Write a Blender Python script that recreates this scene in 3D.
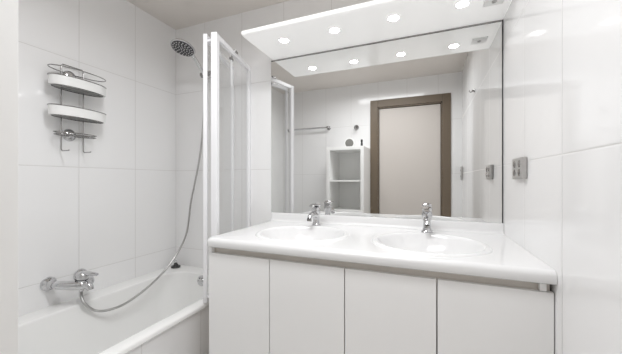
import bpy, bmesh, math
from mathutils import Vector, Matrix
R = math.radians
for o in list(bpy.data.objects): bpy.data.objects.remove(o)
scene = bpy.context.scene
COL = scene.collection
D = 1.7            # distance camera - mirror wall
H = 1.155          # camera height
def X(a): return a * D
def Z(a): return H + a * D

# ---------------- camera, world, exposure ----------------
cam_d = bpy.data.cameras.new('camera'); cam = bpy.data.objects.new('camera', cam_d); COL.objects.link(cam)
cam.location = (0, 0, H); cam.rotation_euler = (R(90), 0, R(22.0))
cam_d.sensor_width = 36; cam_d.lens = 36 * 287 / 622; cam_d.shift_y = 3 / 622; cam_d.clip_start = 0.02
scene.camera = cam
w = bpy.data.worlds.new('world'); scene.world = w; w.use_nodes = True
w.node_tree.nodes['Background'].inputs[0].default_value = (1, 1, 1, 1)
w.node_tree.nodes['Background'].inputs[1].default_value = 0.3
scene.view_settings.view_transform = 'Standard'; scene.view_settings.look = 'None'
scene.view_settings.gamma = 1; scene.view_settings.exposure = -0.24
scene.cycles.use_denoising = True
scene.cycles.max_bounces = 16; scene.cycles.diffuse_bounces = 10; scene.cycles.glossy_bounces = 10
scene.cycles.transparent_max_bounces = 16
scene.cycles.sample_clamp_indirect = 6
SPOT = 40.0        # glow of the downlight lenses
def area(name, loc, sx, sy, power, col=(1, 1, 1), spread=R(180), rot=(0, 0, 0)):
    l = bpy.data.lights.new(name, 'AREA'); l.shape = 'RECTANGLE'; l.size = sx; l.size_y = sy; l.energy = power; l.color = col; l.spread = spread
    o = bpy.data.objects.new(name, l); COL.objects.link(o); o.location = loc; o.rotation_euler = rot; return o
for sx in (-0.448, -0.2700, -0.090, 0.088):      # the four focused downlights of the canopy
    l = bpy.data.lights.new('downlight_beam', 'AREA'); l.shape = 'DISK'; l.size = 0.05; l.energy = 0.15; l.spread = R(120); l.color = (0.98, 0.985, 1.0)
    o = bpy.data.objects.new('downlight_beam', l); COL.objects.link(o); o.location = (X(sx), X(0.8665), Z(0.473) - 0.006)
area('added_ceiling_fill', (-0.50, 0.62, 2.325), 0.9, 0.26, 20.5, (0.97, 0.982, 1.0), R(164))  # soft fill added for general brightness, no lamp fitting here, kept out of the mirror

# ---------------- materials ----------------
def mat(name, col, rough=0.4, metal=0.0, spec=0.5, bump=0, bscale=30, coat=0):
    m = bpy.data.materials.new(name); m.use_nodes = True
    nt = m.node_tree; b = nt.nodes['Principled BSDF']
    b.inputs['Base Color'].default_value = (*col, 1); b.inputs['Roughness'].default_value = rough
    b.inputs['Metallic'].default_value = metal; b.inputs['Specular IOR Level'].default_value = spec
    b.inputs['Coat Weight'].default_value = coat
    tc = nt.nodes.new('ShaderNodeTexCoord'); n = nt.nodes.new('ShaderNodeTexNoise')
    n.inputs['Scale'].default_value = bscale; n.inputs['Detail'].default_value = 3
    nt.links.new(tc.outputs['Object'], n.inputs['Vector'])
    if bump:
        bp = nt.nodes.new('ShaderNodeBump'); bp.inputs['Strength'].default_value = bump; bp.inputs['Distance'].default_value = 0.002
        nt.links.new(n.outputs['Fac'], bp.inputs['Height']); nt.links.new(bp.outputs[0], b.inputs['Normal'])
    # faint procedural roughness variation
    mr = nt.nodes.new('ShaderNodeMapRange'); mr.inputs['To Min'].default_value = rough * 0.9; mr.inputs['To Max'].default_value = min(1, rough * 1.1)
    nt.links.new(n.outputs['Fac'], mr.inputs['Value']); nt.links.new(mr.outputs[0], b.inputs['Roughness'])
    return m

def tile_mat(name, axis, off, step, zoff, zstep, col=(0.85, 0.848, 0.848), grout=(0.64, 0.63, 0.62), gw=0.003, rough=0.09, wave=0.25):
    m = bpy.data.materials.new(name); m.use_nodes = True; nt = m.node_tree; L = nt.links
    b = nt.nodes['Principled BSDF']
    g = nt.nodes.new('ShaderNodeNewGeometry'); sp = nt.nodes.new('ShaderNodeSeparateXYZ'); L.new(g.outputs['Position'], sp.inputs[0])
    def M(op, a, c=None):
        n = nt.nodes.new('ShaderNodeMath'); n.operation = op
        for i, v in enumerate((a, c)):
            if v is None: continue
            if isinstance(v, (int, float)): n.inputs[i].default_value = v
            else: L.new(v, n.inputs[i])
        return n.outputs[0]
    def dist(src, o, s):   # metres to the nearest joint
        f = M('FRACT', M('DIVIDE', M('SUBTRACT', src, o - 50 * s), s))
        return M('MULTIPLY', M('SUBTRACT', 0.5, M('ABSOLUTE', M('SUBTRACT', f, 0.5))), s)
    d = M('MINIMUM', dist(sp.outputs[axis], off, step), dist(sp.outputs[2] if axis != 2 else sp.outputs[1], zoff, zstep))
    mask = nt.nodes.new('ShaderNodeMapRange'); L.new(d, mask.inputs['Value'])
    mask.inputs['From Min'].default_value = gw * 0.35; mask.inputs['From Max'].default_value = gw * 0.65
    mix = nt.nodes.new('ShaderNodeMix'); mix.data_type = 'RGBA'
    mix.inputs['A'].default_value = (*grout, 1); mix.inputs['B'].default_value = (*col, 1)
    L.new(mask.outputs[0], mix.inputs['Factor']); L.new(mix.outputs['Result'], b.inputs['Base Color'])
    rr = nt.nodes.new('ShaderNodeMapRange'); L.new(mask.outputs[0], rr.inputs['Value'])
    rr.inputs['To Min'].default_value = 0.6; rr.inputs['To Max'].default_value = rough; L.new(rr.outputs[0], b.inputs['Roughness'])
    ns = nt.nodes.new('ShaderNodeTexNoise'); ns.inputs['Scale'].default_value = 5; ns.inputs['Detail'].default_value = 1
    L.new(g.outputs['Position'], ns.inputs['Vector'])
    edge = nt.nodes.new('ShaderNodeMapRange'); L.new(d, edge.inputs['Value']); edge.inputs['From Max'].default_value = 0.004
    hgt = M('ADD', M('MULTIPLY', ns.outputs['Fac'], wave), M('MULTIPLY', edge.outputs[0], 0.35))
    bp = nt.nodes.new('ShaderNodeBump'); bp.inputs['Strength'].default_value = 0.5; bp.inputs['Distance'].default_value = 0.004
    L.new(hgt, bp.inputs['Height']); L.new(bp.outputs[0], b.inputs['Normal'])
    return m

ZJ = Z(0.0427); YJ = 1.02; XJ = X(-0.519)
M_tile_side = tile_mat('glossy_white_tile_side', 1, YJ, 0.34, ZJ, 0.6)
M_tile_back = tile_mat('glossy_white_tile_back', 0, XJ, 0.333, ZJ, 0.6)
M_tile_apron = tile_mat('glossy_white_tile_apron', 1, YJ + 0.17, 0.34, ZJ, 0.6)
M_floor = tile_mat('beige_floor_tile', 0, 0, 0.3, 0, 0.3, col=(0.74, 0.73, 0.715), grout=(0.4, 0.38, 0.36), rough=0.35)
# the floor grid runs in x and y
for n in M_floor.node_tree.nodes:
    if n.type == 'SEPXYZ':
        for l in list(n.outputs[2].links):
            t = l.to_socket; M_floor.node_tree.links.new(n.outputs[1], t)
M_ceil = mat('taupe_ceiling_paint', (0.75, 0.71, 0.67), 0.55, bump=0.05)
M_acr = mat('white_acrylic', (0.86, 0.86, 0.85), 0.12, spec=0.5)
M_top = mat('white_cast_countertop', (0.78, 0.78, 0.78), 0.18)
M_lac = mat('white_lacquer_door', (0.90, 0.898, 0.893), 0.25)
M_carc = mat('cream_carcass', (0.72, 0.68, 0.63), 0.5)
M_chrome = mat('chrome', (0.62, 0.62, 0.63), 0.05, metal=1)
M_steel = mat('brushed_steel', (0.34, 0.335, 0.33), 0.2, metal=1)
M_hose = mat('metal_hose', (0.50, 0.495, 0.49), 0.3, metal=1)
M_dark = mat('dark_rubber', (0.03, 0.03, 0.03), 0.4)
M_nozz = mat('dark_nozzle_plate', (0.03, 0.03, 0.034), 0.3)
M_nozd = mat('light_grey_nozzle', (0.55, 0.55, 0.55), 0.4)
M_frame = mat('white_profile', (0.86, 0.86, 0.88), 0.25)
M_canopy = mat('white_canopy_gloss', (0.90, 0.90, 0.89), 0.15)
_b = M_canopy.node_tree.nodes['Principled BSDF']      # faint glow added to brighten the white canopy board and downlight rims
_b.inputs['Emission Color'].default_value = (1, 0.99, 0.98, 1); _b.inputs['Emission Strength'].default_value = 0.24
M_wood = mat('taupe_door_frame', (0.150, 0.115, 0.080), 0.45, bump=0.1, bscale=60)
M_door = mat('beige_door_paint', (0.58, 0.54, 0.505), 0.5)
M_shelf = mat('white_shelf_laminate', (0.86, 0.86, 0.85), 0.4)
M_plastic = mat('white_plastic', (0.85, 0.85, 0.84), 0.35)
M_greyp = mat('grey_switch_plastic', (0.44, 0.43, 0.42), 0.35, metal=0.3)
M_mesh = mat('grey_mesh', (0.17, 0.168, 0.155), 0.7, bump=0.8, bscale=300)
M_mirror = mat('mirror_silver', (0.82, 0.822, 0.815), 0.0, metal=1)
M_grey = mat('pale_grey_plastic', (0.50, 0.50, 0.49), 0.5)
M_gap = mat('dark_gap', (0.08, 0.08, 0.08), 0.6)
m = bpy.data.materials.new('downlight_glow'); m.use_nodes = True; nt = m.node_tree; nt.nodes.clear()
e = nt.nodes.new('ShaderNodeEmission'); e.inputs[0].default_value = (1, 0.985, 0.97, 1); e.inputs[1].default_value = SPOT
oo = nt.nodes.new('ShaderNodeOutputMaterial'); nt.links.new(e.outputs[0], oo.inputs[0]); M_glow = m
# clear thin glass: fresnel reflection over a slightly tinted transparency
m = bpy.data.materials.new('clear_glass'); m.use_nodes = True; nt = m.node_tree; nt.nodes.clear()
tr = nt.nodes.new('ShaderNodeBsdfTransparent'); tr.inputs[0].default_value = (0.99, 0.992, 0.991, 1)
gl = nt.nodes.new('ShaderNodeBsdfGlossy'); gl.inputs['Roughness'].default_value = 0.02
lw = nt.nodes.new('ShaderNodeLayerWeight'); lw.inputs[0].default_value = 0.5
pw = nt.nodes.new('ShaderNodeMath'); pw.operation = 'POWER'; pw.inputs[1].default_value = 5; nt.links.new(lw.outputs['Facing'], pw.inputs[0])
fr = nt.nodes.new('ShaderNodeMath'); fr.operation = 'MULTIPLY_ADD'; fr.inputs[1].default_value = 0.6; fr.inputs[2].default_value = 0.025; nt.links.new(pw.outputs[0], fr.inputs[0])
mx = nt.nodes.new('ShaderNodeMixShader'); oo = nt.nodes.new('ShaderNodeOutputMaterial')
nt.links.new(fr.outputs[0], mx.inputs[0]); nt.links.new(tr.outputs[0], mx.inputs[1]); nt.links.new(gl.outputs[0], mx.inputs[2]); nt.links.new(mx.outputs[0], oo.inputs[0])
M_glass = m

# ---------------- helpers ----------------
def obj(name, bm, m, parent=None, smooth=False, kind=None):
    me = bpy.data.meshes.new(name); bmesh.ops.recalc_face_normals(bm, faces=bm.faces); bm.to_mesh(me); bm.free()
    o = bpy.data.objects.new(name, me); COL.objects.link(o); me.materials.append(m)
    if smooth:
        for p in me.polygons: p.use_smooth = True
        try: me.set_sharp_from_angle(angle=R(40))
        except Exception: pass
    if parent:
        o.parent = parent
        o.matrix_parent_inverse = Matrix.Translation(-parent.location) if parent.type == 'EMPTY' else Matrix()
    if kind: o['kind'] = kind
    return o
def tag(o, label, cat, group=None):
    o['label'] = label; o['category'] = cat
    if group: o['group'] = group
    return o
def thing(name, label, cat, loc, group=None):
    o = bpy.data.objects.new(name, None); COL.objects.link(o); o.location = loc; o.empty_display_size = 0.05
    return tag(o, label, cat, group)
def bx(bm, a, b, bev=0.0, seg=2):
    r = bmesh.ops.create_cube(bm, size=1)
    vs = r['verts']
    for v in vs:
        v.co = Vector([(a[i] + b[i]) / 2 + v.co[i] * (b[i] - a[i]) for i in range(3)])
    if bev:
        es = list({e for v in vs for e in v.link_edges})
        bmesh.ops.bevel(bm, geom=es, offset=bev, segments=seg, affect='EDGES', profile=0.5)
    return bm
def box(a, b, bev=0.0, seg=2): return bx(bmesh.new(), a, b, bev, seg)
def frame_of(d):
    d = Vector(d).normalized(); up = Vector((0, 0, 1)) if abs(d.z) < 0.95 else Vector((0, 1, 0))
    u = d.cross(up).normalized(); return u, u.cross(d).normalized(), d
def rings(bm, rs, cap=True, closed=True):
    L = [[bm.verts.new(p) for p in r] for r in rs]
    n = len(L[0])
    for a, b in zip(L, L[1:]):
        for i in range(n if closed else n - 1):
            bm.faces.new((a[i], a[(i + 1) % n], b[(i + 1) % n], b[i]))
    if cap:
        bm.faces.new(L[0][::-1]); bm.faces.new(L[-1])
    return bm
def lathe(bm, origin, d, prof, n=32, cap=True):    # prof: (distance along d, radius)
    u, v, d = frame_of(d); o = Vector(origin)
    return rings(bm, [[o + d * t + (u * math.cos(2 * math.pi * k / n) + v * math.sin(2 * math.pi * k / n)) * max(r, 1e-4) for k in range(n)] for t, r in prof], cap)
def smooth_path(P, sub=8):
    P = [Vector(p) for p in P]; out = []
    Q = [2 * P[0] - P[1]] + P + [2 * P[-1] - P[-2]]
    for i in range(1, len(Q) - 2):
        p0, p1, p2, p3 = Q[i - 1:i + 3]
        for k in range(sub):
            t = k / sub
            out.append(0.5 * ((2 * p1) + (p2 - p0) * t + (2 * p0 - 5 * p1 + 4 * p2 - p3) * t * t + (3 * p1 - p0 - 3 * p2 + p3) * t ** 3))
    out.append(P[-1]); return out
def tube(bm, P, r, n=10, closed=False, rib=0):
    P = [Vector(p) for p in P]; m_ = len(P); rs = []
    T = []
    for i in range(m_):
        if closed: t = P[(i + 1) % m_] - P[i - 1]
        else: t = P[min(i + 1, m_ - 1)] - P[max(i - 1, 0)]
        T.append(t.normalized())
    u = frame_of(T[0])[0]
    for i in range(m_):
        u = (u - T[i] * u.dot(T[i])).normalized(); v = T[i].cross(u)
        rr = (r[i] if isinstance(r, (list, tuple)) else r) * (1 + (rib if i % 2 else -rib))
        rs.append([P[i] + (u * math.cos(2 * math.pi * k / n) + v * math.sin(2 * math.pi * k / n)) * rr for k in range(n)])
    if closed: rs.append(rs[0])
    rings(bm, rs, cap=not closed)
    if closed: bmesh.ops.remove_doubles(bm, verts=bm.verts, dist=1e-6)
    return bm
def ell(cx, cy, a, b, z, n=96, p=2.0):
    out = []
    for k in range(n):
        t = 2 * math.pi * k / n; c, s = math.cos(t), math.sin(t)
        out.append(Vector((cx + a * math.copysign(abs(c) ** (2 / p), c), cy + b * math.copysign(abs(s) ** (2 / p), s), z)))
    return out

# ---------------- room shell ----------------
XL, XR, YB, YF, ZC = X(-1.08), X(0.2085), D, X(-0.08), Z(0.696)
T = 0.12
obj('floor', box((XL - T, YF - T, -0.1), (XR + T, YB + T, 0)), M_floor, kind='structure')
obj('ceiling', box((XL - T, YF - T, ZC), (XR + T, YB + T, ZC + 0.1)), M_ceil, kind='structure')
obj('wall_left', box((XL - T, YF - T, 0), (XL, YB + T, ZC)), M_tile_side, kind='structure')
obj('wall_right', box((XR, YF - T, 0), (XR + T, YB + T, ZC)), M_tile_side, kind='structure')
obj('wall_back', box((XL, YB, 0), (XR, YB + T, ZC)), M_tile_back, kind='structure')
DX0, DX1, DZ = X(-0.325), X(0.093), Z(0.515)
bm = bmesh.new()
bx(bm, (XL, YF - T, 0), (DX0, YF, ZC)); bx(bm, (DX1, YF - T, 0), (XR, YF, ZC)); bx(bm, (DX0, YF - T, DZ), (DX1, YF, ZC))
obj('wall_front', bm, M_tile_back, kind='structure')
# door in the front wall
dl = obj('door_1', box((DX0 + 0.016, YF - 0.06, 0.005), (DX1 - 0.016, YF - 0.02, DZ - 0.016), 0.002), M_door, kind='structure')
bm = bmesh.new(); fo = 0.088; yp = YF + 0.014
bx(bm, (DX0 - fo, YF - 0.001, 0), (DX0, yp, DZ + fo), 0.003); bx(bm, (DX1, YF - 0.001, 0), (DX1 + fo, yp, DZ + fo), 0.003)
bx(bm, (DX0, YF - 0.001, DZ), (DX1, yp, DZ + fo), 0.003)
bx(bm, (DX0, YF - 0.1, 0), (DX0 + 0.012, YF, DZ)); bx(bm, (DX1 - 0.012, YF - 0.1, 0), (DX1, YF, DZ)); bx(bm, (DX0, YF - 0.1, DZ - 0.012), (DX1, YF, DZ))
obj('door_frame', bm, M_wood, dl)
# ---------------- bathtub ----------------
ZR = Z(-0.39)
tx0, tx1, ty0, ty1 = XL + 0.001, X(-0.648), YF + 0.001, YB - 0.001
tub = thing('bathtub', 'white built-in acrylic bathtub with tiled side along the left wall', 'bathtub', ((tx0 + tx1) / 2, (ty0 + ty1) / 2, 0))
cx, cy = (X(-1.015) + X(-0.688)) / 2, (YF + 0.12 + X(0.935)) / 2
ax, ay = (X(-0.688) - X(-1.015)) / 2, (X(0.935) - (YF + 0.12)) / 2
bm = bmesh.new(); n = 128
def rrect(x0, x1, y0, y1, z, r, n=128):
    out = []; q = n // 4
    for (px, py, a0) in ((x1 - r, y1 - r, 0), (x0 + r, y1 - r, 90), (x0 + r, y0 + r, 180), (x1 - r, y0 + r, 270)):
        for k in range(q):
            t = R(a0 + 90 * k / (q - 1)); out.append(Vector((px + r * math.cos(t), py + r * math.sin(t), z)))
    return out
x0, x1, y0, y1 = cx - ax, cx + ax, cy - ay, cy + ay
RS = [rrect(tx0, tx1 - 0.004, ty0, ty1, ZR - 0.024, 0.006), rrect(tx0, tx1, ty0, ty1, ZR - 0.021, 0.006), rrect(tx0, tx1, ty0, ty1, ZR - 0.007, 0.006),
      rrect(tx0, tx1 - 0.003, ty0, ty1, ZR - 0.003, 0.006), rrect(tx0, tx1 - 0.010, ty0, ty1, ZR, 0.006),
      rrect(x0 - 0.008, x1 + 0.008, y0 - 0.008, y1 + 0.008, ZR, 0.14)]
for t in (0.3, 0.6, 0.85, 1.0):
    a = t * math.pi / 2; s = 0.012
    RS.append(rrect(x0 - 0.008 + s * math.sin(a), x1 + 0.008 - s * math.sin(a), y0 - 0.008 + s * math.sin(a), y1 + 0.008 - s * math.sin(a), ZR - s * (1 - math.cos(a)), 0.14))
for (ins, dz, rr) in ((0.012, 0.06, 0.145), (0.025, 0.16, 0.15), (0.045, 0.27, 0.16), (0.065, 0.34, 0.165), (0.095, 0.38, 0.16), (0.15, 0.40, 0.12)):
    RS.append(rrect(x0 + ins, x1 - ins, y0 + ins * 2.2, y1 - ins * 1.2, ZR - dz, rr))
rings(bm, RS, cap=False)
bm.verts.ensure_lookup_table(); bm.faces.new([v for v in bm.verts[-n:]])
obj('tub_shell', bm, M_acr, tub, smooth=True)
obj('front_panel', box((tx1 - 0.025, ty0, 0.0), (tx1 - 0.008, ty1, ZR - 0.0245)), M_tile_apron, tub)
bm = bmesh.new(); ov = (X(-0.857), y1 - 0.018, Z(-0.413) - 0.001)
lathe(bm, ov, (0, -1, 0.08), [(-0.004, 0.036), (0.004, 0.036), (0.009, 0.031), (0.010, 0.02), (0.014, 0.017), (0.015, 0.006)])
ovo = obj('overflow_cap', bm, M_chrome, tub, smooth=True)
bm = bmesh.new()
for k in range(6):
    a = 2 * math.pi * k / 6; lathe(bm, (ov[0] + 0.0225 * math.cos(a), ov[1] - 0.0085, ov[2] + 0.0225 * math.sin(a)), (0, -1, 0.08), [(0, 0.004), (0.0022, 0.0035)], 10)
obj('overflow_hole', bm, M_dark, ovo)
# plug resting on the corner of the rim
pl = thing('drain_plug', 'small black rubber plug lying on the back left corner of the bathtub rim', 'plug', (X(-1.045), X(0.955), ZR))
bm = bmesh.new(); px, py = X(-1.04), X(0.962)
lathe(bm, (px, py, ZR + 0.001), (0, 0, 1), [(0, 0.032), (0.006, 0.034), (0.012, 0.030), (0.014, 0.02), (0.028, 0.012), (0.034, 0.011)])
obj('rubber_body', bm, M_dark, pl, smooth=True)
bm = bmesh.new(); tube(bm, [(px + 0.011 * math.cos(t), py, ZR + 0.042 + 0.011 * math.sin(t)) for t in [2 * math.pi * k / 16 for k in range(16)]], 0.002, 6, closed=True)
obj('ring', bm, M_chrome, pl, smooth=True)

# ---------------- vanity ----------------
CZ = Z(-0.158); VX0 = X(-0.566); VX1 = XR - 0.001; VYF = X(0.617); DY = X(0.6265)
van = thing('vanity_cabinet', 'long white vanity cabinet with four flat handleless doors under the countertop', 'cabinet', ((VX0 + VX1) / 2, (DY + YB) / 2, 0))
sx0, sx1 = X(-0.556), X(0.2045)
bm = bmesh.new(); ctop = CZ - 0.042
bx(bm, (sx0, DY + 0.02, 0.10), (sx0 + 0.018, YB - 0.003, ctop))
bx(bm, (sx1 - 0.018, DY + 0.02, 0.10), (sx1, YB - 0.003, ctop))
bx(bm, (sx0 + 0.018, DY + 0.022, ctop - 0.10), (sx1 - 0.018, DY + 0.038, ctop - 0.001))
bx(bm, (sx0 + 0.018, DY + 0.024, 0.10), (sx1 - 0.018, YB - 0.003, 0.118))
bx(bm, (sx0 + 0.018, YB - 0.012, 0.118), (sx1 - 0.018, YB - 0.003, ctop))
obj('carcass', bm, M_carc, van)
obj('plinth', box((sx0 + 0.01, DY + 0.06, 0.0), (sx1 - 0.01, DY + 0.078, 0.0995)), M_lac, van)
edges = [sx0 - 0.001, X(-0.3655), X(-0.172), X(0.0185), X(0.2082)]
for i in range(4):
    a = edges[i] + (0.002 if i else 0.0); b = edges[i + 1] - 0.002
    if i == 0: a = sx0 + 0.0
    obj('door', box((a, DY, 0.105), (b, DY + 0.0185, Z(-0.199)), 0.0015), M_lac, van)
obj('side_strip', box((sx0, DY, Z(-0.199) + 0.0005), (sx0 + 0.017, DY + 0.0195, ctop - 0.0005)), M_lac, van)
obj('hinge_block', box((X(0.187), DY + 0.004, Z(-0.199) + 0.002), (X(0.197), DY + 0.02, ctop - 0.0005), 0.001), M_lac, van)

# countertop with two oval basins
ctp = thing('countertop', 'glossy white double washbasin countertop with rounded front edge and low upstand', 'countertop', ((VX0 + VX1) / 2, (VYF + YB) / 2, CZ))
BAS = [(X(-0.340), X(0.773)), (X(0.002), X(0.773))]; BA, BB = X(0.1376), X(0.131)
def outline(d, z, n=10, rc=0.035):
    xl, yf, r = VX0 + d, VYF + d, rc - d * 0.9
    out = [Vector((VX1, YB - 0.001, z)), Vector((xl, YB - 0.001, z))]
    for k in range(n + 1):
        t = R(180 + 90 * k / n); out.append(Vector((xl + r + r * math.cos(t), yf + r + r * math.sin(t), z)))
    out.append(Vector((VX1, yf, z))); return out
bm = bmesh.new(); th = 0.042; rr = 0.021
prof = [(0.03, -th), (0.008, -th), (0.002, -th + 0.003), (0, -th + 0.009)]
for k in range(1, 8):
    a = k / 7 * math.pi / 2; prof.append((rr * (1 - math.cos(a)), -rr + rr * math.sin(a)))
L = [[bm.verts.new(p) for p in outline(d, CZ + z)] for d, z in prof]
for a, b in zip(L, L[1:]):
    for i in range(len(a)): bm.faces.new((a[i], a[(i + 1) % len(a)], b[(i + 1) % len(a)], b[i]))
eds = []
top = L[-1]
for i in range(len(top)): eds.append(bm.edges.get((top[i], top[(i + 1) % len(top)])))
for (bx_, by_) in BAS:
    q = [bm.verts.new(p) for p in ell(bx_, by_, BA, BB, CZ)]
    for i in range(len(q)): eds.append(bm.edges.new((q[i], q[(i + 1) % len(q)])))
bmesh.ops.triangle_fill(bm, edges=eds, use_beauty=True, use_dissolve=False)
# remove any fill inside the basins
for f in list(bm.faces):
    c = f.calc_center_median()
    if abs(c.z - CZ) < 1e-5 and f.normal.z ** 2 >= 0:
        for (bx_, by_) in BAS:
            if ((c.x - bx_) / BA) ** 2 + ((c.y - by_) / BB) ** 2 < 0.97: bm.faces.remove(f); break
slab = obj('counter_slab', bm, M_top, ctp, smooth=True)
for (bx_, by_) in BAS:
    bm = bmesh.new(); rs = []
    for (s, dz) in ((1.0, 0.0), (0.99, 0.003), (0.97, 0.0065), (0.94, 0.0085), (0.91, 0.0075), (0.885, 0.003), (0.86, -0.008), (0.80, -0.035), (0.72, -0.065), (0.60, -0.09), (0.45, -0.105), (0.28, -0.112), (0.12, -0.115)):
        k = 1.0 if s > 0.9 else 1.0
        rs.append(ell(bx_, by_ , BA * s, BB * s * k, CZ + dz))
    rings(bm, rs, cap=False)
    bm.verts.ensure_lookup_table(); bm.faces.new(bm.verts[-96:])
    b_ = obj('basin', bm, M_top, ctp, smooth=True)
    bm = bmesh.new(); lathe(bm, (bx_, by_, CZ - 0.115), (0, 0, 1), [(0, 0.026), (0.003, 0.026), (0.004, 0.021), (0.002, 0.016), (0.005, 0.012), (0.006, 0.003)])
    obj('drain', bm, M_chrome, b_, smooth=True)
# upstand with cove
bm = bmesh.new(); uz = Z(-0.1275); pr = []
for y, z in ((YB - 0.001, CZ + 0.0003), (YB - 0.040, CZ + 0.0003), (YB - 0.030, CZ + 0.0025), (YB - 0.023, CZ + 0.009), (YB - 0.020, CZ + 0.018), (YB - 0.0195, uz - 0.006), (YB - 0.0175, uz - 0.0015), (YB - 0.014, uz), (YB - 0.001, uz)): pr.append((y, z))
rings(bm, [[Vector((x, y, z)) for y, z in pr] for x in (VX0 + 0.001, VX1)])
obj('upstand', bm, M_top, ctp, smooth=True)

# ---------------- mirror and light canopy ----------------
mir = thing('wall_mirror', 'large frameless rectangular mirror above the double washbasin', 'mirror', ((X(-0.572) + X(0.204)) / 2, YB, uz))
MX0, MX1, MZ1 = X(-0.5725), XR - 0.006, Z(0.4685)
obj('glass', box((MX0, YB - 0.006, uz + 0.001), (MX1, YB - 0.0005, MZ1)), M_mirror, mir)
obj('top_rail', box((MX0, YB - 0.011, MZ1 + 0.0005), (MX1, YB - 0.0005, Z(0.473) - 0.001), 0.001), M_steel, mir)
obj('edge_strip', box((MX1 + 0.0005, YB - 0.008, uz + 0.001), (XR - 0.001, YB - 0.0005, Z(0.473) - 0.001)), M_gap, mir)
KX0, KX1, KY, KZ = X(-0.563), XR - 0.001, X(0.785), Z(0.473)
can = thing('light_canopy', 'white overhead light canopy with four round downlights above the mirror', 'light', ((KX0 + KX1) / 2, (KY + YB) / 2, KZ))
bm = bmesh.new(); pr = [(YB - 0.001, KZ), (KY + 0.030, KZ)]
for k in range(1, 9):
    a = k / 9 * math.pi; pr.append((KY + 0.014 - 0.014 * math.sin(a), KZ + 0.016 - 0.014 * math.cos(a)))
pr += [(KY + 0.02, KZ + 0.030), (KY + 0.05, KZ + 0.045), (YB - 0.001, KZ + 0.06)]
rings(bm, [[Vector((x, y, z)) for y, z in pr] for x in (KX0, KX1)])
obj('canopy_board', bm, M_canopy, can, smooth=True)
for sx in (-0.448, -0.2700, -0.090, 0.088):
    c = (X(sx), X(0.8665), KZ)
    bm = bmesh.new(); lathe(bm, c, (0, 0, -1), [(-0.001, 0.036), (0.002, 0.036), (0.003, 0.033), (0.003, 0.027), (0.0005, 0.026)], cap=False)
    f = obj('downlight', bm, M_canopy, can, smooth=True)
    bm = bmesh.new(); lathe(bm, c, (0, 0, -1), [(0.0005, 0.025), (0.0025, 0.025)]); obj('lens', bm, M_glow, f)
c = (X(0.164), X(0.88), KZ)
pt = obj('sensor_plate', box((c[0] - 0.04, c[1] - 0.035, KZ - 0.006), (c[0] + 0.04, c[1] + 0.035, KZ - 0.0003), 0.002), M_plastic, can)
bm = bmesh.new(); lathe(bm, (c[0], c[1], KZ - 0.006), (0, 0, -1), [(0, 0.010), (0.004, 0.009), (0.006, 0.005)]); obj('sensor_button', bm, M_greyp, pt, smooth=True)

# ---------------- basin taps ----------------
def basin_tap(x, y, label):
    n0 = len(COL.objects); z = CZ; t = thing('basin_tap', label, 'tap', (x, y, z), 'basin mixer taps')
    bm = bmesh.new()
    lathe(bm, (x, y, z + 0.0003), (0, 0, 1), [(0, 0.026), (0.004, 0.026), (0.008, 0.021), (0.02, 0.0175), (0.045, 0.0175), (0.058, 0.022), (0.072, 0.0245), (0.080, 0.022), (0.086, 0.014), (0.088, 0.006)])
    obj('body', bm, M_chrome, t, smooth=True)
    bm = bmesh.new(); P = smooth_path([(x, y, z + 0.046), (x, y - 0.035, z + 0.054), (x, y - 0.070, z + 0.053), (x, y - 0.092, z + 0.047), (x, y - 0.100, z + 0.038)], 5)
    tube(bm, P, [0.017 - 0.005 * min(1, i / (len(P) - 5)) for i in range(len(P))], 14)
    obj('spout', bm, M_chrome, t, smooth=True)
    bm = bmesh.new(); lathe(bm, (x, y - 0.1005, z + 0.039), (0, -0.15, -1), [(0, 0.0125), (0.008, 0.0125), (0.009, 0.010)], 20); obj('aerator', bm, M_steel, t, smooth=True)
    bm = bmesh.new()
    P = [Vector((x, y + 0.026, z + 0.088)), Vector((x, y + 0.012, z + 0.094)), Vector((x, y - 0.012, z + 0.098)), Vector((x, y - 0.050, z + 0.098)), Vector((x, y - 0.080, z + 0.094))]
    W = [0.015, 0.024, 0.024, 0.018, 0.012]; Hh = [0.006, 0.010, 0.008, 0.005, 0.0035]
    rings(bm, [[p + Vector((ww * math.cos(2 * math.pi * k / 16), 0, hh * math.sin(2 * math.pi * k / 16))) for k in range(16)] for p, ww, hh in zip(P, W, Hh)])
    obj('lever', bm, M_chrome, t, smooth=True)
    for c in t.children:      # full size: a little larger than drawn above
        c.data.transform(Matrix.Translation((x, y, z)) @ Matrix.Diagonal((1.08, 1.08, 1.27, 1)) @ Matrix.Translation((-x, -y, -z)))
basin_tap(X(-0.3575), X(0.934), 'chrome single lever tap behind the left basin of the countertop')
basin_tap(X(0.0), X(0.934), 'chrome single lever tap behind the right basin, in front of the reflected door')

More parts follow.
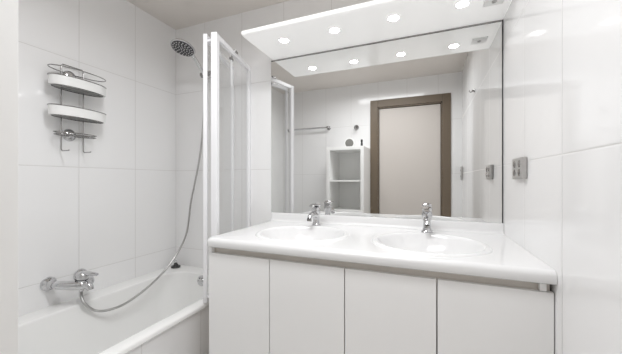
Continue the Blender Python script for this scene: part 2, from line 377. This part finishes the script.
# ---------------- shower screen ----------------
scr = thing('shower_screen', 'folding glass bath screen with white frames standing on the bathtub rim', 'shower screen', (X(-0.68), YB, ZR))
SZ0, SZ1 = ZR + 0.003, Z(0.461)
def panel(p, q, wp, wq, name):
    p = Vector((X(p[0]), X(p[1]), 0)); q = Vector((X(q[0]), X(q[1]), 0)); L_ = (q - p).length; ang = math.atan2((q - p).y, (q - p).x)
    Mx = Matrix.Translation(p) @ Matrix.Rotation(ang, 4, 'Z')
    bm = bmesh.new(); h = 0.011
    bx(bm, (0, -h, SZ0), (wp, h, SZ1), 0.003); bx(bm, (L_ - wq, -h, SZ0), (L_, h, SZ1), 0.003)
    bx(bm, (wp, -h * .9, SZ1 - 0.028), (L_ - wq, h * .9, SZ1), 0.003); bx(bm, (wp, -h * .9, SZ0), (L_ - wq, h * .9, SZ0 + 0.024), 0.003)
    bm.transform(Mx); f = obj(name, bm, M_frame, scr)
    bm = box((wp - 0.002, -0.0025, SZ0 + 0.022), (L_ - wq + 0.002, 0.0025, SZ1 - 0.026)); bm.transform(Mx); obj('pane', bm, M_glass, f)
    return Mx, L_
MA, LA = panel((-0.6135, 0.718), (-0.6765, 0.9985), 0.030, 0.030, 'panel_frame')
MB, LB = panel((-0.6475, 0.712), (-0.742, 0.975), 0.012, 0.018, 'panel_frame')
bm = bmesh.new(); bx(bm, (-0.006, -0.013, SZ0), (0.001, 0.02, SZ1), 0.002); bm.transform(MA); obj('hinge_profile', bm, M_frame, scr)
for zz in (SZ0 + 0.03, SZ1 - 0.045):
    obj('hinge', box((X(-0.648), X(0.714), zz), (X(-0.620), X(0.718), zz + 0.012), 0.002), M_frame, scr)
bm = box((0.22, -0.016, SZ1 - 0.006), (0.262, 0.016, SZ1 + 0.008), 0.002); bm.transform(MA); obj('clip', bm, M_steel, scr)
sq = thing('squeegee', 'slim white squeegee hanging from a chrome hook over the shower screen top rail', 'squeegee', (X(-0.645), X(0.86), SZ1 - 0.2))
bm = bmesh.new(); bx(bm, (0.243, 0.017, SZ1 - 0.205), (0.255, 0.027, SZ1 - 0.035), 0.003); bm.transform(MA); obj('blade_bar', bm, M_frame, sq)
bm = bmesh.new(); bx(bm, (0.228, 0.0165, SZ1 - 0.045), (0.270, 0.0285, SZ1 - 0.030), 0.003); bx(bm, (0.243, 0.0175, SZ1 - 0.03), (0.255, 0.0205, SZ1 + 0.0105)); bm.transform(MA); obj('hook', bm, M_steel, sq)

# ---------------- hand shower, holder and hose ----------------
hx, hy, hz = X(-0.865), X(0.955), Z(0.452)
hold = thing('shower_holder', 'chrome wall bracket behind the bath screen holding the hand shower', 'bracket', (hx, YB, hz))
bm = bmesh.new(); lathe(bm, (hx, YB - 0.0005, hz), (0, -1, 0), [(0, 0.030), (0.006, 0.030), (0.012, 0.024), (0.014, 0.013), (0.045, 0.012)]); obj('wall_flange', bm, M_chrome, hold, smooth=True)
bm = bmesh.new(); lathe(bm, (hx - 0.052, YB - 0.060, hz - 0.006), (1, 0, 0.06), [(-0.004, 0.012), (0, 0.018), (0.060, 0.019), (0.084, 0.017), (0.088, 0.008)]); obj('clamp', bm, M_steel, hold, smooth=True)
hs = thing('hand_shower', 'round chrome hand shower with dark nozzle face held high above the bathtub', 'shower head', (hx, hy - 0.01, hz))
A = Vector((X(-0.862), X(0.962), Z(0.425))); B = Vector((X(-0.872), X(0.862), Z(0.512)))
P = smooth_path([A, A.lerp(B, 0.3) + Vector((0, 0.004, 0.004)), A.lerp(B, 0.7) + Vector((0, 0.004, 0.012)), B + Vector((0, -0.01, 0.008))], 5)
bm = bmesh.new(); tube(bm, P, [0.0105 + 0.004 * i / len(P) for i in range(len(P))], 14); obj('handle', bm, M_chrome, hs, smooth=True)
hn = Vector((0.0, -0.31, -0.95)).normalized(); hc = Vector((X(-0.873), X(0.842), Z(0.510)))
bm = bmesh.new(); lathe(bm, hc, hn, [(-0.030, 0.012), (-0.024, 0.03), (-0.016, 0.060), (-0.006, 0.074), (0.0, 0.078), (0.004, 0.077), (0.006, 0.070)], 40); hd = obj('head', bm, M_chrome, hs, smooth=True)
bm = bmesh.new(); lathe(bm, hc + hn * 0.0062, hn, [(0, 0.069), (0.002, 0.069), (0.003, 0.060), (0.003, 0.001)], 40); fp = obj('nozzle_plate', bm, M_nozz, hd, smooth=True)
bm = bmesh.new(); u, v, _ = frame_of(hn)
for rr_, cnt in ((0.012, 5), (0.028, 9), (0.044, 14), (0.059, 18)):
    for k in range(cnt):
        a = 2 * math.pi * k / cnt + rr_ * 40
        lathe(bm, hc + hn * 0.009 + (u * math.cos(a) + v * math.sin(a)) * rr_, hn, [(0, 0.0046), (0.003, 0.0040)], 6)
nz = obj('nozzle', bm, M_nozd, hd); nz['kind'] = 'stuff'
HOSE = [(X(-0.8727), X(0.963), Z(0.425)), (X(-0.8783), X(0.965), Z(0.3539)), (X(-0.8897), X(0.965), Z(0.2097)), (X(-0.9055), X(0.962), Z(0.0858)), (X(-0.9289), X(0.957), Z(-0.0258)), (X(-0.9429), X(0.952), Z(-0.099)), (X(-0.9583), X(0.945), Z(-0.2229)), (X(-0.9679), X(0.91), Z(-0.2984)), (X(-0.9711), X(0.85), Z(-0.3572)), (X(-0.9682), X(0.77), Z(-0.3999)), (X(-0.9733), X(0.69), Z(-0.4287)), (X(-0.9795), X(0.635), Z(-0.4316)), (X(-0.9947), X(0.6), Z(-0.4227)), (X(-0.9965), X(0.57), Z(-0.3896)), (X(-0.9988), X(0.562), Z(-0.365)), (X(-0.9998), X(0.562), Z(-0.348))]
bm = bmesh.new(); P = smooth_path(HOSE, 30); tube(bm, P, 0.0068, 10, rib=0.07)
hose = tag(obj('shower_hose', bm, M_hose, smooth=True), 'flexible metal shower hose looping from the bath mixer up to the hand shower', 'hose')

# ---------------- bath mixer ----------------
mz = Z(-0.319); my0, my1 = X(0.516), X(0.604)
mix_ = thing('bath_mixer', 'chrome wall mounted bath mixer tap on the left tiled wall above the bathtub', 'tap', (XL, (my0 + my1) / 2, mz))
for yy in (my0, my1):
    bm = bmesh.new(); lathe(bm, (XL + 0.0005, yy, mz), (1, 0, 0), [(0, 0.036), (0.006, 0.036), (0.016, 0.030), (0.022, 0.022), (0.03, 0.020), (0.058, 0.020)]); obj('escutcheon', bm, M_chrome, mix_, smooth=True)
bm = bmesh.new()
P = smooth_path([(XL + 0.052, my0, mz), (X(-1.035), X(0.522), mz - 0.001), (X(-1.01), X(0.540), mz - 0.006), (X(-0.992), X(0.560), mz - 0.010), (X(-0.998), X(0.582), mz - 0.008), (X(-1.03), X(0.600), mz - 0.001), (XL + 0.052, my1, mz)], 6)
k_ = len(P) - 1
tube(bm, P, [0.0185 + 0.006 * math.sin(math.pi * i / k_) for i in range(k_ + 1)], 18); obj('body', bm, M_chrome, mix_, smooth=True)
cxm, cym = X(-0.995), X(0.560)
bm = bmesh.new(); lathe(bm, (cxm, cym, mz - 0.004), (0.12, 0, 1), [(0, 0.022), (0.022, 0.026), (0.030, 0.029), (0.048, 0.029), (0.058, 0.024), (0.064, 0.012), (0.066, 0.002)], 28); obj('cartridge_dome', bm, M_chrome, mix_, smooth=True)
bm = bmesh.new(); lathe(bm, (cxm + 0.001, cym, mz + 0.018), (0.12, 0, 1), [(0, 0.0282), (0.005, 0.0300), (0.008, 0.0290)], 28); obj('dark_ring', bm, M_dark, mix_, smooth=True)
bm = bmesh.new(); L3 = [Vector((cxm + 0.012, cym, mz + 0.050)), Vector((cxm + 0.034, cym + 0.010, mz + 0.052)), Vector((cxm + 0.058, cym + 0.020, mz + 0.048)), Vector((cxm + 0.076, cym + 0.028, mz + 0.044))]
rings(bm, [[p + Vector((0, ww * math.cos(2 * math.pi * k / 16), hh * math.sin(2 * math.pi * k / 16))) for k in range(16)] for p, ww, hh in zip(L3, (0.016, 0.015, 0.013, 0.010), (0.010, 0.009, 0.009, 0.007))])
obj('lever', bm, M_chrome, mix_, smooth=True)
bm = bmesh.new(); P = smooth_path([(cxm, cym, mz - 0.008), (cxm + 0.022, cym + 0.008, mz - 0.010), (cxm + 0.040, cym + 0.014, mz - 0.018), (cxm + 0.046, cym + 0.016, mz - 0.036)], 5)
tube(bm, P, [0.021 - 0.006 * i / len(P) for i in range(len(P))], 16); obj('spout', bm, M_chrome, mix_, smooth=True)
hcn = Vector((X(-0.9998), X(0.562), Z(-0.348)))
bm = bmesh.new(); lathe(bm, hcn + Vector((0, 0, 0.040)), (0, 0, -1), [(0, 0.010), (0.018, 0.012), (0.022, 0.0125), (0.038, 0.011), (0.0392, 0.007)], 12); obj('hose_connector', bm, M_chrome, mix_, smooth=True)

# ---------------- shower caddy ----------------
cyc = X(0.5745); cad = thing('shower_caddy', 'chrome wire shower caddy with two white trays on the left tiled wall', 'shower caddy', (XL, cyc, Z(0.09)))
rx = X(-1.07); ry0, ry1 = X(0.5447), X(0.6072); zt = Z(0.367); zb = Z(0.092)
bm = bmesh.new(); ho = X(-1.03)
tube(bm, list([(ho, ry0, zb + 0.002), (ho - 0.004, ry0, zb), (rx + 0.008, ry0, zb), (rx, ry0, zb + 0.008), (rx, ry0, zb + 0.02), (rx, ry0, zt - 0.02), (rx, ry0, zt - 0.006), (rx, ry0 + 0.006, zt), (rx, ry1 - 0.006, zt), (rx, ry1, zt - 0.006), (rx, ry1, zt - 0.02), (rx, ry1, zb + 0.02), (rx, ry1, zb + 0.008), (rx + 0.008, ry1, zb), (ho - 0.004, ry1, zb), (ho, ry1, zb + 0.002)]), 0.0028, 8)
obj('wire_rail', bm, M_steel, cad, smooth=True)
bcx = XL + 0.066; ba, bb = 0.058, X(0.080)
def loop(z, s=1.0, n=48): return ell(bcx, cyc + 0.006, ba * s, bb * s, z, n, 2.1)
bm = bmesh.new(); tube(bm, loop(Z(0.343)), 0.0026, 8, closed=True); obj('guard_wire', bm, M_steel, cad, smooth=True)
for (zl, zh) in ((0.288, 0.315), (0.197, 0.224)):
    bm = bmesh.new(); rings(bm, [loop(Z(zh), 0.97), loop(Z(zh), 1.0), loop(Z(zl), 1.0), loop(Z(zl) - 0.001, 0.97), loop(Z(zl) - 0.001, 0.9)], cap=False)
    rings(bm, [loop(Z(zh), 0.97), loop(Z(zl) + 0.004, 0.955), loop(Z(zl) + 0.002, 0.92)], cap=False)
    b_ = obj('tray', bm, M_plastic, cad, smooth=True)
    bm = bmesh.new(); tube(bm, loop(Z(zh) + 0.003, 1.01), 0.0026, 8, closed=True); tube(bm, loop(Z(zl) - 0.002, 0.9), 0.002, 6, closed=True)
    for k in range(-6, 7):
        yy = cyc + 0.006 + k * 0.018; hw = ba * 0.9 * max(0, 1 - (abs(k * 0.018) / (bb * 0.9)) ** 2.5) ** (1 / 2.5)
        tube(bm, [(bcx - hw, yy, Z(zl) - 0.002), (bcx + hw, yy, Z(zl) - 0.002)], 0.0017, 6)
    obj('wire_base', bm, M_steel, cad, smooth=True)
    bm = bmesh.new(); rings(bm, [loop(Z(zl) + 0.001, 0.93), loop(Z(zl) + 0.0025, 0.93)]); obj('tray_floor', bm, M_grey, cad)
for zz in (0.335, 0.146):
    bm = bmesh.new(); lathe(bm, (XL + 0.0005, cyc - 0.006, Z(zz)), (1, 0, 0), [(0, 0.034), (0.004, 0.034), (0.012, 0.028), (0.016, 0.016), (0.022, 0.014), (0.024, 0.006)]); obj('suction_cup', bm, M_chrome, cad, smooth=True)
bm = bmesh.new(); zz = Z(0.148)
for k, zo in ((1.0, 0.0), (0.97, -0.012)):
    tube(bm, ell(XL + 0.055, cyc - 0.002, 0.036 * k, 0.100 * k, zz + zo, 36, 2.6), 0.0026, 8, closed=True)
for k in range(-3, 4): tube(bm, [(XL + 0.055 - 0.032, cyc + 0.008 + k * 0.016, zz - 0.012), (XL + 0.055 + 0.032, cyc + 0.008 + k * 0.016, zz - 0.012)], 0.0017, 6)
obj('soap_holder', bm, M_steel, cad, smooth=True)

# ---------------- switches and sockets ----------------
def plate(name, y0, y1, z0, z1, label, cat, n=2, m_=2):
    t = thing(name, label, cat, (XR, (y0 + y1) / 2, (z0 + z1) / 2))
    obj('cover_plate', box((XR - 0.016, y0, z0), (XR - 0.0005, y1, z1), 0.005, 3), M_greyp, t)
    for i in range(n):
        for j in range(m_):
            ya = y0 + 0.012 + (y1 - y0 - 0.024) * i / n; yb = y0 + 0.012 + (y1 - y0 - 0.024) * (i + 1) / n
            za = z0 + 0.008 + (z1 - z0 - 0.016) * j / m_; zb_ = z0 + 0.008 + (z1 - z0 - 0.016) * (j + 1) / m_
            c = (XR - 0.0162, (ya + yb) / 2, (za + zb_) / 2)
            bm = bmesh.new(); lathe(bm, c, (-1, 0, 0), [(0, 0.014), (0.002, 0.0135), (0.003, 0.010)], 20); obj('button', bm, M_steel, t, smooth=True)
plate('wall_switch', X(0.775), X(0.864), Z(0.002), Z(0.053), 'grey double switch plate on the right wall beside the mirror', 'switch')
plate('wall_switch', X(-0.068), X(-0.03), Z(0.0), Z(0.085), 'narrow grey switch by the brown door frame, seen in the mirror', 'switch', 1, 2)

# ---------------- open shelf unit beside the camera ----------------
ux0, ux1, uy0, uy1, uh = X(-0.630), X(-0.3765), YF + 0.002, X(0.1557), Z(0.221)
sh = thing('shelf_unit', 'white open shelving unit on the front wall beside the brown door frame', 'shelf', ((ux0 + ux1) / 2, (uy0 + uy1) / 2, 0))
tk = 0.037
obj('side_panel', box((ux0, uy0, 0), (ux0 + tk, uy1, uh), 0.001), M_shelf, sh)
obj('side_panel', box((ux1 - tk, uy0, 0), (ux1, uy1, uh), 0.001), M_shelf, sh)
obj('back_panel', box((ux0 + tk, uy0, 0.05), (ux1 - tk, uy0 + 0.006, uh - tk)), M_shelf, sh)
obj('top_panel', box((ux0 + tk, uy0, uh - tk), (ux1 - tk, uy1, uh), 0.001), M_shelf, sh)
for zz in (Z(-0.006), Z(-0.205), Z(-0.41), 0.05):
    obj('shelf_board', box((ux0 + tk, uy0 + 0.0065, zz - 0.009), (ux1 - tk, uy1 - 0.004, zz + 0.009), 0.001), M_shelf, sh)
# round grey-faced device on top
dx, dy = X(-0.507), X(0.02); dr = 0.062
rd = thing('round_speaker', 'small round white device with grey mesh face on top of the shelf unit', 'speaker', (dx, dy, uh))
bm = bmesh.new(); lathe(bm, (dx, dy - 0.02, uh + dr + 0.001), (0.15, 1, 0), [(0, dr * 0.8), (0.006, dr), (0.036, dr), (0.041, dr * 0.93), (0.039, dr * 0.80)]); obj('housing', bm, M_plastic, rd, smooth=True)
bm = bmesh.new(); lathe(bm, (dx + 0.006, dy + 0.018, uh + dr + 0.001), (0.15, 1, 0), [(0, dr * 0.8), (0.004, dr * 0.78), (0.007, dr * 0.4), (0.008, 0.001)]); obj('mesh_face', bm, M_mesh, rd, smooth=True)
bxx, byy = X(-0.412), X(0.05)
bt = thing('dark_bottle', 'small black bottle on the shelf unit top beside the round device', 'bottle', (bxx, byy, uh))
bm = bmesh.new(); lathe(bm, (bxx, byy, uh + 0.0005), (0, 0, 1), [(0, 0.011), (0.003, 0.013), (0.050, 0.013), (0.057, 0.008)], 24); obj('body', bm, M_dark, bt, smooth=True)
bm = bmesh.new(); lathe(bm, (bxx, byy, uh + 0.0577), (0, 0, 1), [(0, 0.009), (0.002, 0.012), (0.034, 0.012), (0.036, 0.009)], 24); obj('cap', bm, M_dark, bt, smooth=True)

# ---------------- towel rail and hooks ----------------
tz = Z(0.393); tr_ = thing('towel_rail', 'chrome towel rail on the front wall over the bathtub side, seen in the mirror', 'towel rail', (X(-0.85), YF, tz))
ty = YF + 0.065
bm = bmesh.new(); tube(bm, [(X(-1.03), ty, tz), (X(-0.678), ty, tz)], 0.010, 12); obj('bar', bm, M_chrome, tr_, smooth=True)
for xx in (X(-1.02), X(-0.69)):
    bm = bmesh.new(); lathe(bm, (xx, YF + 0.0005, tz), (0, 1, 0), [(0, 0.024), (0.008, 0.024), (0.014, 0.014), (0.056, 0.013), (0.072, 0.015), (0.076, 0.010)]); obj('post', bm, M_steel, tr_, smooth=True)
def hook(x, y, z, d, label, sc=1.0):
    t = thing('robe_hook', label, 'hook', (x, y, z)); d = Vector(d)
    bm = bmesh.new(); lathe(bm, Vector((x, y, z)) + d * 0.0005, d, [(0, 0.020), (0.006, 0.020), (0.012, 0.012), (0.03, 0.010)], 24); obj('rosette', bm, M_steel, t, smooth=True)
    p = Vector((x, y, z)); bm = bmesh.new(); k = Vector((0, 0, 1))
    tube(bm, smooth_path([p + d * 0.024, p + d * 0.034 - k * 0.014, p + d * 0.048 - k * 0.014, p + d * 0.056 + k * 0.006], 5), 0.005, 10); obj('prong', bm, M_steel, t, smooth=True)
    for c in t.children: c.data.transform(Matrix.Translation(p) @ Matrix.Scale(sc, 4) @ Matrix.Translation(-p))
hook(X(-0.478), YF, Z(0.384), (0, 1, 0), 'small chrome robe hook on the front wall above the shelf unit', 1.5)
hook(XR, X(0.457), Z(0.42), (-1, 0, 0), 'small chrome robe hook high on the right wall, seen in the mirror', 0.7)
